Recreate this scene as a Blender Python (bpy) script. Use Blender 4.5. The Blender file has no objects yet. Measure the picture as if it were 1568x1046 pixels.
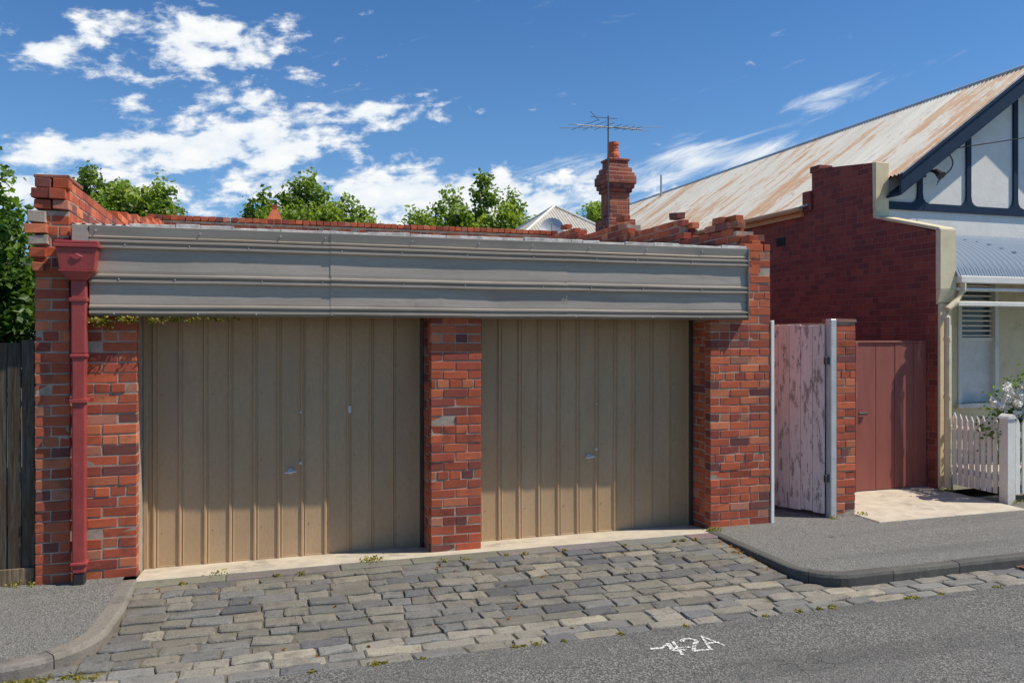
import bpy, bmesh, math, random
import numpy as np
from mathutils import Vector, Matrix
R = random.Random(7)
sc = bpy.context.scene
sc.view_settings.view_transform = 'Standard'
sc.view_settings.look = 'None'
sc.view_settings.exposure = 0

# ------------------------------------------------------------------ node helpers
class NT:
    def __init__(s, tree):
        s.t = tree; s.n = tree.nodes; s.l = tree.links
    def new(s, ty, **kw):
        n = s.n.new(ty)
        for k, v in kw.items(): setattr(n, k, v)
        return n
    def put(s, sock, v):
        if isinstance(v, bpy.types.NodeSocket): s.l.new(v, sock)
        elif v is not None: sock.default_value = v
    def m(s, op, a, b=None, c=None, clamp=False):
        n = s.new('ShaderNodeMath', operation=op); n.use_clamp = clamp
        s.put(n.inputs[0], a)
        if b is not None: s.put(n.inputs[1], b)
        if c is not None: s.put(n.inputs[2], c)
        return n.outputs[0]
    def mix(s, f, a, b, blend='MIX'):
        n = s.new('ShaderNodeMix', data_type='RGBA', blend_type=blend)
        s.put(n.inputs[0], f)
        s.put(n.inputs[6], a if isinstance(a, bpy.types.NodeSocket) else (*a, 1))
        s.put(n.inputs[7], b if isinstance(b, bpy.types.NodeSocket) else (*b, 1))
        return n.outputs[2]
    def noise(s, vec, scale, detail=4, rough=.55, dist=0):
        n = s.new('ShaderNodeTexNoise')
        s.put(n.inputs['Vector'], vec); n.inputs['Scale'].default_value = scale
        n.inputs['Detail'].default_value = detail; n.inputs['Roughness'].default_value = rough
        n.inputs['Distortion'].default_value = dist
        return n.outputs[0]
    def map(s, vec, scale=(1, 1, 1), loc=(0, 0, 0), rot=(0, 0, 0)):
        n = s.new('ShaderNodeMapping')
        s.put(n.inputs[0], vec); n.inputs[1].default_value = loc
        n.inputs[2].default_value = rot; n.inputs[3].default_value = scale
        return n.outputs[0]
    def ramp(s, f, stops, interp='LINEAR'):
        n = s.new('ShaderNodeValToRGB'); n.color_ramp.interpolation = interp
        e = n.color_ramp.elements
        while len(e) < len(stops): e.new(.5)
        for el, (p, c) in zip(e, stops):
            el.position = p
            el.color = (*c, 1) if isinstance(c, (tuple, list)) else (c, c, c, 1)
        s.put(n.inputs[0], f)
        return n.outputs[0]
    def step(s, f, lo, hi):
        n = s.new('ShaderNodeMapRange', interpolation_type='SMOOTHSTEP')
        s.put(n.inputs[0], f); n.inputs[1].default_value = lo; n.inputs[2].default_value = hi
        return n.outputs[0]

def newmat(name):
    m = bpy.data.materials.new(name); m.use_nodes = True
    t = NT(m.node_tree); b = t.n['Principled BSDF']
    tc = t.new('ShaderNodeTexCoord')
    return m, t, b, tc.outputs['Object']

def bump(t, b, h, strength=.4, dist=.01):
    n = t.new('ShaderNodeBump'); n.inputs['Strength'].default_value = strength
    n.inputs['Distance'].default_value = dist
    t.put(n.inputs['Height'], h); t.l.new(n.outputs[0], b.inputs['Normal'])

def simple(name, c1, c2, scale=6, rough=.7, bmp=.2, bdist=.004, stretch=(1, 1, 1), metal=0, dirt=None, fine=60, spec=.5):
    m, t, b, oc = newmat(name)
    v = t.map(oc, stretch)
    n1 = t.noise(v, scale, 4, .6); n2 = t.noise(v, fine, 2, .6)
    f = t.step(n1, .32, .68)
    c = t.mix(f, c1, c2)
    c = t.mix(t.m('MULTIPLY', t.step(n2, .4, .75), .25), c, tuple(x * .55 for x in c1))
    if dirt is not None:
        n3 = t.noise(t.map(oc, stretch, (3.1, 7.7, 1.3)), scale * .45, 6, .7)
        c = t.mix(t.step(n3, .55, .68), c, dirt)
    t.put(b.inputs['Base Color'], c)
    b.inputs['Roughness'].default_value = rough
    b.inputs['Metallic'].default_value = metal
    b.inputs['Specular IOR Level'].default_value = spec
    if bmp: bump(t, b, t.m('ADD', n1, t.m('MULTIPLY', n2, .5)), bmp, bdist)
    return m

def attr_mat(name, rough=.85, bs=90, strength=.5, dist=.003, var=.35, stain=None, blotch=5, pale=(.42, .27, .2), palef=.35):
    m, t, b, oc = newmat(name)
    a = t.new('ShaderNodeAttribute', attribute_name='Col').outputs['Color']
    n1 = t.noise(oc, bs, 4, .65); n2 = t.noise(oc, blotch, 5, .65)
    c = t.mix(t.m('MULTIPLY', t.step(n1, .45, .75), var), a, (.05, .035, .03))
    c = t.mix(t.m('MULTIPLY', t.step(n2, .50, .72), .6), c, stain or (.11, .045, .033))
    c = t.mix(t.m('MULTIPLY', t.step(t.noise(oc, 27, 4, .7), .58, .74), palef), c, pale)
    c = t.mix(t.m('MULTIPLY', t.step(t.noise(t.map(oc, (1, 1, .5)), 1.6, 4, .6), .45, .7), .28), c, stain or (.16, .07, .05))
    t.put(b.inputs['Base Color'], c); b.inputs['Roughness'].default_value = rough
    b.inputs['Specular IOR Level'].default_value = .2
    bump(t, b, t.m('ADD', n1, n2), strength, dist)
    return m

def shader_brick(name, cols, mortar, L=.24, H=.086, dark=(.07, .025, .022)):
    m, t, b, oc = newmat(name)
    sx = t.new('ShaderNodeSeparateXYZ'); t.put(sx.inputs[0], oc)
    nz = t.m('MULTIPLY', t.m('SUBTRACT', t.noise(oc, 9, 2), .5), .016)
    h = t.m('ADD', t.m('ADD', sx.outputs[0], sx.outputs[1]), nz)
    z = t.m('ADD', t.m('ADD', sx.outputs[2], 10), t.m('MULTIPLY', nz, .6))
    rv = t.m('DIVIDE', z, H); row = t.m('FLOOR', rv); fv = t.m('FRACT', rv)
    hd = t.m('LESS_THAN', t.m('MODULO', row, 5), .5)
    sc_ = t.m('ADD', hd, 1)
    hu = t.m('ADD', t.m('MULTIPLY', t.m('DIVIDE', t.m('ADD', h, 40), L), sc_), t.m('MULTIPLY', t.m('MODULO', row, 2), .5))
    col = t.m('FLOOR', hu); fu = t.m('FRACT', hu)
    cv = t.new('ShaderNodeCombineXYZ'); t.put(cv.inputs[0], col); t.put(cv.inputs[1], row)
    wn = t.new('ShaderNodeTexWhiteNoise', noise_dimensions='2D'); t.put(wn.inputs['Vector'], cv.outputs[0])
    k = len(cols)
    c = t.ramp(wn.outputs[0], [(i / k, cc) for i, cc in enumerate(cols)], 'CONSTANT')
    du = t.m('MULTIPLY', t.m('SUBTRACT', .5, t.m('ABSOLUTE', t.m('SUBTRACT', fu, .5))), t.m('DIVIDE', L, sc_))
    dv = t.m('MULTIPLY', t.m('SUBTRACT', .5, t.m('ABSOLUTE', t.m('SUBTRACT', fv, .5))), H)
    d = t.m('MINIMUM', du, dv)
    mask = t.step(d, .002, .009)
    n1 = t.noise(oc, 80, 3, .6); n2 = t.noise(oc, 1.3, 6, .7)
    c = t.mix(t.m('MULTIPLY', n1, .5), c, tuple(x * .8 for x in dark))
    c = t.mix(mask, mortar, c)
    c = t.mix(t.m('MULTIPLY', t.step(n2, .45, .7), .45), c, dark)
    t.put(b.inputs['Base Color'], c); b.inputs['Roughness'].default_value = .8
    bump(t, b, t.m('ADD', mask, t.m('MULTIPLY', n1, .4)), .9, .008)
    return m

# ------------------------------------------------------------------ mesh helpers
def empty(name, loc=(0, 0, 0)):
    e = bpy.data.objects.new(name, None); sc.collection.objects.link(e)
    e.empty_display_size = .3
    return e

def obj(name, verts, faces, mat, parent=None, smooth=False, cols=None, bevel=0, bseg=1):
    me = bpy.data.meshes.new(name)
    me.from_pydata([tuple(v) for v in verts], [], [tuple(f) for f in faces]); me.update()
    if cols is not None:
        ca = me.color_attributes.new('Col', 'FLOAT_COLOR', 'POINT')
        arr = np.ones((len(verts), 4), dtype=np.float32); arr[:, :3] = np.array(cols, dtype=np.float32)
        ca.data.foreach_set('color', arr.ravel())
    if mat: me.materials.append(mat)
    if smooth: me.polygons.foreach_set('use_smooth', [True] * len(me.polygons))
    o = bpy.data.objects.new(name, me); sc.collection.objects.link(o)
    if parent: o.parent = parent
    if bevel:
        md = o.modifiers.new('bevel', 'BEVEL'); md.width = bevel; md.segments = bseg; md.limit_method = 'ANGLE'
        md.angle_limit = math.radians(50)
    return o

BF = [(0, 3, 2, 1), (4, 5, 6, 7), (0, 1, 5, 4), (1, 2, 6, 5), (2, 3, 7, 6), (3, 0, 4, 7)]
class Acc:
    def __init__(s): s.v = []; s.f = []; s.c = []
    def box(s, x0, x1, y0, y1, z0, z1, col=(1, 1, 1), rot=None, jit=0):
        k = len(s.v)
        p = [(x0, y0, z0), (x1, y0, z0), (x1, y1, z0), (x0, y1, z0), (x0, y0, z1), (x1, y0, z1), (x1, y1, z1), (x0, y1, z1)]
        p = [Vector(q) for q in p]
        if jit: p = [q + Vector((R.uniform(-jit, jit), R.uniform(-jit, jit), R.uniform(-jit, jit))) for q in p]
        if rot is not None:
            c = Vector(((x0 + x1) / 2, (y0 + y1) / 2, (z0 + z1) / 2))
            p = [rot @ (q - c) + c for q in p]
        s.v += p; s.f += [tuple(i + k for i in f) for f in BF]; s.c += [col] * 8
    def tube(s, pts, rads, n=7, col=(1, 1, 1), cap=True):
        k = len(s.v); pts = [Vector(p) for p in pts]
        for i, p in enumerate(pts):
            d = (pts[min(i + 1, len(pts) - 1)] - pts[max(i - 1, 0)]).normalized()
            a = d.orthogonal().normalized() if abs(d.z) > .9 else d.cross(Vector((0, 0, 1))).normalized()
            b = d.cross(a)
            for j in range(n):
                an = 2 * math.pi * j / n
                s.v.append(p + (a * math.cos(an) + b * math.sin(an)) * rads[i]); s.c.append(col)
        for i in range(len(pts) - 1):
            for j in range(n):
                s.f.append((k + i * n + j, k + i * n + (j + 1) % n, k + (i + 1) * n + (j + 1) % n, k + (i + 1) * n + j))
        if cap:
            s.f.append(tuple(k + j for j in range(n))[::-1]); e = k + (len(pts) - 1) * n
            s.f.append(tuple(e + j for j in range(n)))
    def prism(s, poly, axis, a0, a1, col=(1, 1, 1)):
        k = len(s.v); n = len(poly)
        for a in (a0, a1):
            for (p, q) in poly:
                s.v.append(Vector({'x': (a, p, q), 'y': (p, a, q), 'z': (p, q, a)}[axis])); s.c.append(col)
        s.f.append(tuple(range(k, k + n))); s.f.append(tuple(range(k + n, k + 2 * n))[::-1])
        for i in range(n):
            j = (i + 1) % n
            s.f.append((k + i, k + n + i, k + n + j, k + j))
    def make(s, name, mat, parent=None, bevel=0, bseg=1, smooth=False, cols=True):
        o = obj(name, s.v, s.f, mat, parent, smooth, s.c if cols else None, bevel, bseg)
        bm = bmesh.new(); bm.from_mesh(o.data); bmesh.ops.recalc_face_normals(bm, faces=bm.faces); bm.to_mesh(o.data); bm.free()
        return o

def box(name, x0, x1, y0, y1, z0, z1, mat, parent=None, bevel=0):
    a = Acc(); a.box(x0, x1, y0, y1, z0, z1)
    return a.make(name, mat, parent, bevel, cols=False)
def frustum(a, cx, cy, z0, z1, w0, d0, w1, d1):
    k = len(a.v)
    for z, w, d in ((z0, w0, d0), (z1, w1, d1)):
        for sx, sy in ((-1, -1), (1, -1), (1, 1), (-1, 1)): a.v.append(Vector((cx + sx * w, cy + sy * d, z))); a.c.append((1, 1, 1))
    a.f += [tuple(i + k for i in ff) for ff in BF]

# ------------------------------------------------------------------ materials
BR = [(.53, .135, .06), (.46, .105, .052), (.49, .112, .05), (.57, .18, .085), (.39, .088, .048), (.30, .072, .05), (.20, .07, .058), (.47, .19, .12)]
BW = [3, 4, 3.6, 1.8, 3.4, 2.0, 1.0, .9]
def bcol(dark=0):
    c = R.choices(BR, BW)[0]; f = R.uniform(.82, 1.18) * (1 - dark)
    return tuple(x * f for x in c)
M_brick = attr_mat('red_brick')
M_mortar = simple('mortar', (.44, .36, .28), (.29, .23, .18), 8, .95, .5, .004)
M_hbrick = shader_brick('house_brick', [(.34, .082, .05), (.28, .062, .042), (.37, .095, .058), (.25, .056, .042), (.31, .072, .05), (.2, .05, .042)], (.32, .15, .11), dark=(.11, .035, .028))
M_chb = shader_brick('chimney_brick', [(.50, .14, .07), (.43, .10, .055), (.54, .17, .08), (.36, .08, .05), (.22, .06, .05)], (.40, .27, .2))
M_door = simple('brown_steel', (.47, .325, .19), (.42, .285, .16), 3, .5, .04, .002, (1, 1, .35), dirt=(.40, .28, .175), spec=.3)
M_fascia = simple('grey_steel_cladding', (.35, .295, .235), (.43, .37, .30), 2.5, .38, .05, .002, (.25, 1, 3), dirt=(.31, .26, .21), metal=.12)
M_galv = simple('galvanised', (.5, .51, .5), (.62, .62, .6), 5, .4, .1, .002, metal=.2)
M_flash = simple('weathered_flashing', (.62, .6, .56), (.36, .34, .31), 14, .6, .4, .01, dirt=(.7, .69, .66))
M_redp = simple('red_paint', (.39, .062, .055), (.31, .048, .043), 9, .4, .15, .003, (1, 1, .5), dirt=(.26, .06, .05))
M_conc = simple('concrete', (.60, .53, .41), (.48, .42, .32), 4, .9, .4, .004, dirt=(.34, .30, .24))
M_creamp = simple('cream_paint', (.78, .68, .44), (.70, .60, .37), 5, .6, .2, .003, dirt=(.54, .46, .31))
M_white = simple('white_paint', (.85, .82, .73), (.79, .76, .67), 6, .55, .15, .002, dirt=(.66, .62, .54))
M_rough = simple('roughcast', (.88, .84, .76), (.82, .78, .70), 5, .9, .6, .006, fine=120)
M_curt = simple('lace_curtain', (.8, .79, .75), (.7, .69, .65), 5, .9, .2, .004)
M_blue = simple('dark_blue_paint', (.012, .026, .055), (.016, .035, .065), 6, .5, .1, .002, spec=.25)
M_dark = simple('dark_void', (.03, .03, .03), (.02, .02, .02), 6, .9)
M_glass = simple('window_glass', (.06, .08, .09), (.08, .1, .11), 3, .08, 0)
M_pot = simple('terracotta', (.6, .15, .06), (.5, .12, .05), 9, .8)
M_wire = simple('dark_metal', (.07, .065, .06), (.05, .05, .05), 9, .5, metal=.3)
M_alum = simple('aluminium', (.12, .12, .12), (.09, .09, .09), 9, .5, metal=.3)
M_redgate = simple('red_gate_paint', (.31, .095, .07), (.27, .08, .058), 4, .7, .3, .003, (3, 3, .5), dirt=(.38, .15, .115))
M_bark = simple('bark', (.12, .09, .07), (.2, .16, .12), 9, .9, .6, .01, (1, 1, .3))
M_gut = simple('ochre_gutter_paint', (.62, .40, .20), (.5, .3, .14), 5, .6, .1)
M_roofg = simple('weathered_iron', (.6, .56, .47), (.5, .46, .38), 3, .6, .1, dirt=(.4, .25, .15))

def wood(name, c1, c2, c3, th=(.5, .62), sc3=1.6, amt=.85, paint=False):
    m, t, b, oc = newmat(name)
    a = t.new('ShaderNodeAttribute', attribute_name='Col').outputs['Color']
    n = t.noise(t.map(oc, (30, 30, 1.6)), 2.2, 6, .7, .6)
    n2 = t.noise(t.map(oc, (5, 5, 1.2)), sc3, 7, .75)
    c = t.mix(t.step(n, .35, .65), c1, c2)
    msk = t.step(n2, *th)
    c3s = t.mix(t.step(n, .4, .6), c3, tuple(x * .6 for x in c3))
    c = t.mix(t.m('MULTIPLY', msk, amt), c, c3s)
    c = t.mix(1, c, a, 'MULTIPLY')
    t.put(b.inputs['Base Color'], c); b.inputs['Roughness'].default_value = .85
    b.inputs['Specular IOR Level'].default_value = .2
    bump(t, b, t.m('SUBTRACT', n, msk) if paint else n, .6, .004)
    return m
M_fence = wood('weathered_paling', (.065, .05, .038), (.16, .13, .095), (.13, .075, .04))
M_pinkgate = wood('flaking_paint_timber', (.86, .75, .70), (.76, .64, .59), (.42, .35, .30), (.54, .58), 3.2, .85, True)

def asphalt(name, base, lite, patch, scale=1, crk=.8):
    m, t, b, oc = newmat(name)
    vo = t.new('ShaderNodeTexVoronoi'); t.put(vo.inputs['Vector'], oc); vo.inputs['Scale'].default_value = 95 * scale
    n2 = t.noise(oc, 1.1, 5, .65); n3 = t.noise(oc, 14, 5, .7)
    sp = t.new('ShaderNodeSeparateColor'); t.put(sp.inputs[0], vo.outputs['Color'])
    c = t.mix(t.step(sp.outputs[0], .3, 1), base, lite)
    c = t.mix(t.m('MULTIPLY', t.step(sp.outputs[1], .6, .9), .7), c, tuple(x * .3 for x in base))
    c = t.mix(t.m('MULTIPLY', t.step(n2, .42, .62), .5), c, patch)
    c = t.mix(t.m('MULTIPLY', t.step(n3, .5, .75), .4), c, tuple(x * 1.5 for x in patch))
    n5 = t.noise(t.map(oc, (.12, 1.3, 1)), 1.5, 4, .6)
    c = t.mix(t.m('MULTIPLY', t.step(n5, .5, .68), .35), c, tuple(x * .55 for x in base))
    v2 = t.new('ShaderNodeTexVoronoi', feature='DISTANCE_TO_EDGE')
    wv = t.new('ShaderNodeVectorMath', operation='ADD'); t.put(wv.inputs[0], oc)
    nn = t.new('ShaderNodeTexNoise'); t.put(nn.inputs['Vector'], oc); nn.inputs['Scale'].default_value = 3
    t.put(wv.inputs[1], nn.outputs['Color']); t.put(v2.inputs['Vector'], wv.outputs[0]); v2.inputs['Scale'].default_value = .55
    crack = t.m('MULTIPLY', t.m('SUBTRACT', 1, t.step(v2.outputs['Distance'], .001, .004)), t.step(n2, .52, .6))
    c = t.mix(t.m('MULTIPLY', crack, crk), c, (.03, .03, .028))
    t.put(b.inputs['Base Color'], c); b.inputs['Roughness'].default_value = .9
    bump(t, b, t.m('SUBTRACT', t.m('ADD', vo.outputs['Distance'], t.m('MULTIPLY', n3, .5)), crack), .8, .007)
    return m
M_road = asphalt('road_asphalt', (.105, .102, .093), (.27, .26, .235), (.125, .122, .113), 1, .5)
M_path = asphalt('footpath_asphalt', (.155, .15, .135), (.30, .29, .26), (.175, .17, .155), 1.3, .5)
M_cob = attr_mat('bluestone', .72, 70, .8, .006, .45, (.11, .105, .092), 6, (.38, .34, .26), .35)
M_kerb = attr_mat('bluestone_kerb', .8, 60, .6, .005, .4, (.07, .067, .06), 4, (.28, .265, .23), .4)
M_bed = simple('sandy_joint', (.17, .145, .105), (.115, .105, .08), 9, .95, .8, .01, dirt=(.09, .10, .05), fine=150)
M_ground = simple('earth', (.16, .15, .09), (.08, .11, .04), .8, .95, .5, .02)

def worn_paint():
    m, t, b, oc = newmat('worn_road_paint')
    t.put(b.inputs['Base Color'], (.8, .8, .76, 1)); b.inputs['Roughness'].default_value = .8
    n = t.noise(oc, 55, 4, .8); f = t.step(n, .46, .52)
    tr = t.new('ShaderNodeBsdfTransparent'); mx = t.new('ShaderNodeMixShader'); t.put(mx.inputs[0], f)
    t.l.new(tr.outputs[0], mx.inputs[1]); t.l.new(b.outputs[0], mx.inputs[2]); t.l.new(mx.outputs[0], t.n['Material Output'].inputs[0])
    return m

def rust_roof():
    m, t, b, oc = newmat('rusty_corrugated_iron')
    n = t.noise(t.map(oc, (.34, 1.9, .34), rot=(0, 0, .2)), 1.5, 7, .72)
    n2 = t.noise(t.map(oc, (.5, 5, .5)), 1.5, 5, .7)
    n3 = t.noise(oc, .4, 3, .6)
    sx = t.new('ShaderNodeSeparateXYZ'); t.put(sx.inputs[0], oc)
    c = t.mix(t.step(n2, .3, .7), (.92, .86, .71), (.76, .70, .57))
    sh = t.new('ShaderNodeTexWhiteNoise', noise_dimensions='1D'); t.put(sh.inputs['W'], t.m('FLOOR', t.m('DIVIDE', sx.outputs[1], .76)))
    c = t.mix(t.m('MULTIPLY', sh.outputs[0], .3), c, (.62, .54, .43))
    r = t.step(t.m('ADD', t.m('ADD', n, t.m('MULTIPLY', t.m('SUBTRACT', n3, .5), .45)), t.m('MULTIPLY', t.m('SUBTRACT', sh.outputs[0], .5), .12)), .525, .60)
    rc = t.mix(t.step(n2, .35, .65), (.62, .28, .10), (.72, .48, .26))
    c = t.mix(t.m('MULTIPLY', r, .8), c, rc)
    n4 = t.noise(t.map(oc, (1, 6, 1)), 2.4, 5, .75)
    c = t.mix(t.m('MULTIPLY', t.step(n4, .59, .69), .7), c, (.34, .14, .06))
    t.put(b.inputs['Base Color'], c); b.inputs['Roughness'].default_value = .6
    return m
M_rust = rust_roof()
def stripe_roof():
    m, t, b, oc = newmat('striped_bullnose_steel')
    sx = t.new('ShaderNodeSeparateXYZ'); t.put(sx.inputs[0], oc)
    f = t.m('FRACT', t.m('DIVIDE', t.m('SUBTRACT', sx.outputs[0], 8.64), .1026))
    c = t.mix(t.step(t.m('ABSOLUTE', t.m('SUBTRACT', f, .5)), .2, .26), (.012, .025, .055), (.33, .39, .46))
    t.put(b.inputs['Base Color'], c); b.inputs['Roughness'].default_value = .8
    b.inputs['Specular IOR Level'].default_value = .05
    return m
M_bluer = stripe_roof()

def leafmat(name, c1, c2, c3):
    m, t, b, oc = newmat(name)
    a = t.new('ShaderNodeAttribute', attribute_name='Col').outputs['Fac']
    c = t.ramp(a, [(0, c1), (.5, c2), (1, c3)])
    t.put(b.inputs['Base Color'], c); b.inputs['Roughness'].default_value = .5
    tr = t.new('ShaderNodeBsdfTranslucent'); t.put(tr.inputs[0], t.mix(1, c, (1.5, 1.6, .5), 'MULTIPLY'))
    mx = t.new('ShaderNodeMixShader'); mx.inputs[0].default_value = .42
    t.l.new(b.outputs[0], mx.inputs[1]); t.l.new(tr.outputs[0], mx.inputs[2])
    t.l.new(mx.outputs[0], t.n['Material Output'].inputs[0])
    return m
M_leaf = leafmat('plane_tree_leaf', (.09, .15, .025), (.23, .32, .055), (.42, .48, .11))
M_leafd = leafmat('dark_leaf', (.03, .07, .015), (.09, .17, .028), (.22, .33, .05))
M_weed = leafmat('weed_leaf', (.12, .13, .02), (.24, .22, .035), (.44, .35, .06))
M_dry = leafmat('dry_leaf', (.3, .1, .03), (.4, .18, .05), (.12, .14, .03))
M_petal = simple('white_petal', (.88, .87, .80), (.84, .83, .74), 9, .6, 0)

# ------------------------------------------------------------------ brick runs
def brick_run(acc, axis, a0, a1, f, ddir, z0, z1, thick=.108, top=None, L=.24, H=.086, phase=0, dark=0):
    i = 0
    z = z0
    while z + .05 < z1:
        header = (i % 5 == 3)
        l = .12 if header else L
        s = a0 - ((i + phase) % 2) * l / 2 - (.06 if header else 0)
        cuts = [a0]
        while s < a1:
            if s > a0 + .05 and s < a1 - .05: cuts.append(s)
            s += l
        cuts.append(a1 + .010)
        for b0, e in zip(cuts[:-1], cuts[1:]):
            b1 = min(e - R.uniform(.009, .013), a1)
            mid = (b0 + b1) / 2
            if top is None or z + .07 <= top(mid):
                jf = R.gauss(0, .0022); jz = R.gauss(0, .0016)
                c = bcol(dark)
                q0, q1 = sorted((f + jf, f + ddir * thick))
                zz = min(z + .075, z1)
                if axis == 'x': acc.box(b0, b1, q0, q1, z + jz, zz + jz, c, jit=.0026)
                else: acc.box(q0, q1, b0, b1, z + jz, zz + jz, c, jit=.0026)
        z += H; i += 1

# ------------------------------------------------------------------ GROUND
YE = -2.19
def gz(x, y):
    if y > -.3: return 0
    if y > -1.8: return -.09 * (-.3 - y) / 1.5
    return -.09
S = 400
obj('ground', [(-S, -S, -.22), (S, -S, -.22), (S, S, -.22), (-S, S, -.22)], [(0, 1, 2, 3)], M_ground)
pr = [(YE, -.085), (-3.2, -.075), (-4.6, -.06), (-6.2, -.055), (-8, -.065), (-10, -.09)]
v = []; f = []
for i, (y, z) in enumerate(pr):
    v += [(-60, y, z), (60, y, z)]
    if i: f.append((2 * i - 2, 2 * i, 2 * i + 1, 2 * i - 1))
v += [(-60, YE, -.2), (60, YE, -.2)]; f.append((0, 1, len(v) - 1, len(v) - 2))
obj('asphalt_road', v, f, M_road)
box('opposite_footpath', -60, 60, -13, -10.15, -.2, .02, M_path)
box('opposite_kerb', -60, 60, -10.15, -10, -.2, .03, M_conc, bevel=.02)
v = []; f = []
ys = [-.1, -.3, -.8, -1.3, -1.8, YE - .01]
for i, y in enumerate(ys):
    v += [(-60, y, gz(0, y) - .008), (60, y, gz(0, y) - .008)]
    if i: f.append((2 * i - 2, 2 * i, 2 * i + 1, 2 * i - 1))
obj('cobble_bed', v, f, M_bed)

def stonecol():
    r = R.random()
    if r < .45: c = (.215, .198, .162)
    elif r < .78: c = (.175, .17, .155)
    elif r < .92: c = (.285, .255, .195)
    else: c = (.13, .13, .13)
    k = R.uniform(.84, 1.16)
    return tuple(x * k for x in c)
cob = Acc()
def stone(x0, x1, y0, y1, lite=1.0):
    zc = gz(0, (y0 + y1) / 2)
    rot = Matrix.Rotation(R.gauss(0, .02), 3, 'X') @ Matrix.Rotation(R.gauss(0, .016), 3, 'Y') @ Matrix.Rotation(R.gauss(0, .04), 3, 'Z')
    h = R.gauss(.002, .004)
    k = len(cob.v)
    g = R.uniform(.002, .007)
    cx, cy = (x0 + x1) / 2, (y0 + y1) / 2; hx, hy = (x1 - x0) / 2 - g, (y1 - y0) / 2 - g
    out = []
    for (px, py) in [(-1, -.78), (-.9, -1), (-.3, -1), (.35, -1), (.9, -1), (1, -.78), (1, .78), (.9, 1), (.3, 1), (-.35, 1), (-.9, 1), (-1, .78)]:
        out.append((px * hx + R.uniform(-.010, .010), py * hy + R.uniform(-.009, .009)))
    c = tuple(q * lite for q in stonecol()); n = len(out)
    for sc_, z in ((1.0, -.06), (1.0, -.006), (.94, .003), (.66, .006)):
        for (px, py) in out:
            p = rot @ Vector((px * sc_, py * (sc_ if sc_ > .97 else sc_ - .03), z + (R.uniform(-.0035, .0035) if sc_ < .97 else 0)))
            cob.v.append(p + Vector((cx, cy, zc + h))); cob.c.append(c)
    for r_ in range(3):
        for j in range(n):
            cob.f.append((k + r_ * n + j, k + r_ * n + (j + 1) % n, k + (r_ + 1) * n + (j + 1) % n, k + (r_ + 1) * n + j))
    cob.f.append(tuple(k + 3 * n + j for j in range(n)))
def kx(y, side):
    if side == 'r':
        return 4.35 if y > -1.38 else 4.78 - math.sqrt(max(0, .42 ** 2 - (y + 1.38) ** 2))
    return -.98 if y > -1.2 else -1.6 + math.sqrt(max(0, .6 ** 2 - (y + 1.2) ** 2))
y = -.345
while y > -1.74:
    d = min(R.uniform(.125, .165), y + 1.80)
    ym = y - d
    x = min(kx(y - d * .4, 'l'), kx(ym, 'l') + .12) + .01; xe = kx(y - d * .5, 'r') - .01
    while x < xe - .08:
        l = R.uniform(.15, .36)
        if x + l > xe - .1: l = xe - x
        dy = .012 * math.sin(x * 2.1 + y * 5)
        stone(x, x + l, ym + dy, y + dy); x += l
    y = ym
for r_ in range(3):
    ya = y - r_ * (y - YE) / 3; yb = y - (r_ + 1) * (y - YE) / 3
    x = -14 + R.uniform(0, .2)
    while x < 26:
        l = R.uniform(.2, .4)
        stone(x, x + l, yb, ya, 1.28)
        x += l
cob.make('cobblestone_paving', M_cob)
ac = Acc(); x = -1.0
while x < 4.45:
    l = min(R.uniform(.5, .95), 4.40 - x)
    if l < .1: break
    ac.box(x + .003, x + l - .003, -.335, -.165, -.1, .004 + R.uniform(-.003, .003), tuple(q * R.uniform(.85, 1.1) for q in (.22, .205, .175)), jit=.004); x += l
ac.make('bluestone_threshold', M_cob, bevel=.012, bseg=2)
a = Acc(); a.prism([(-.16, -.12), (-.16, .006), (.0, -.008), (.56, -.072), (.56, -.12)], 'x', -1.0, 4.485)
a.make('concrete_threshold', M_conc, bevel=.004, cols=False)

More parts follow.
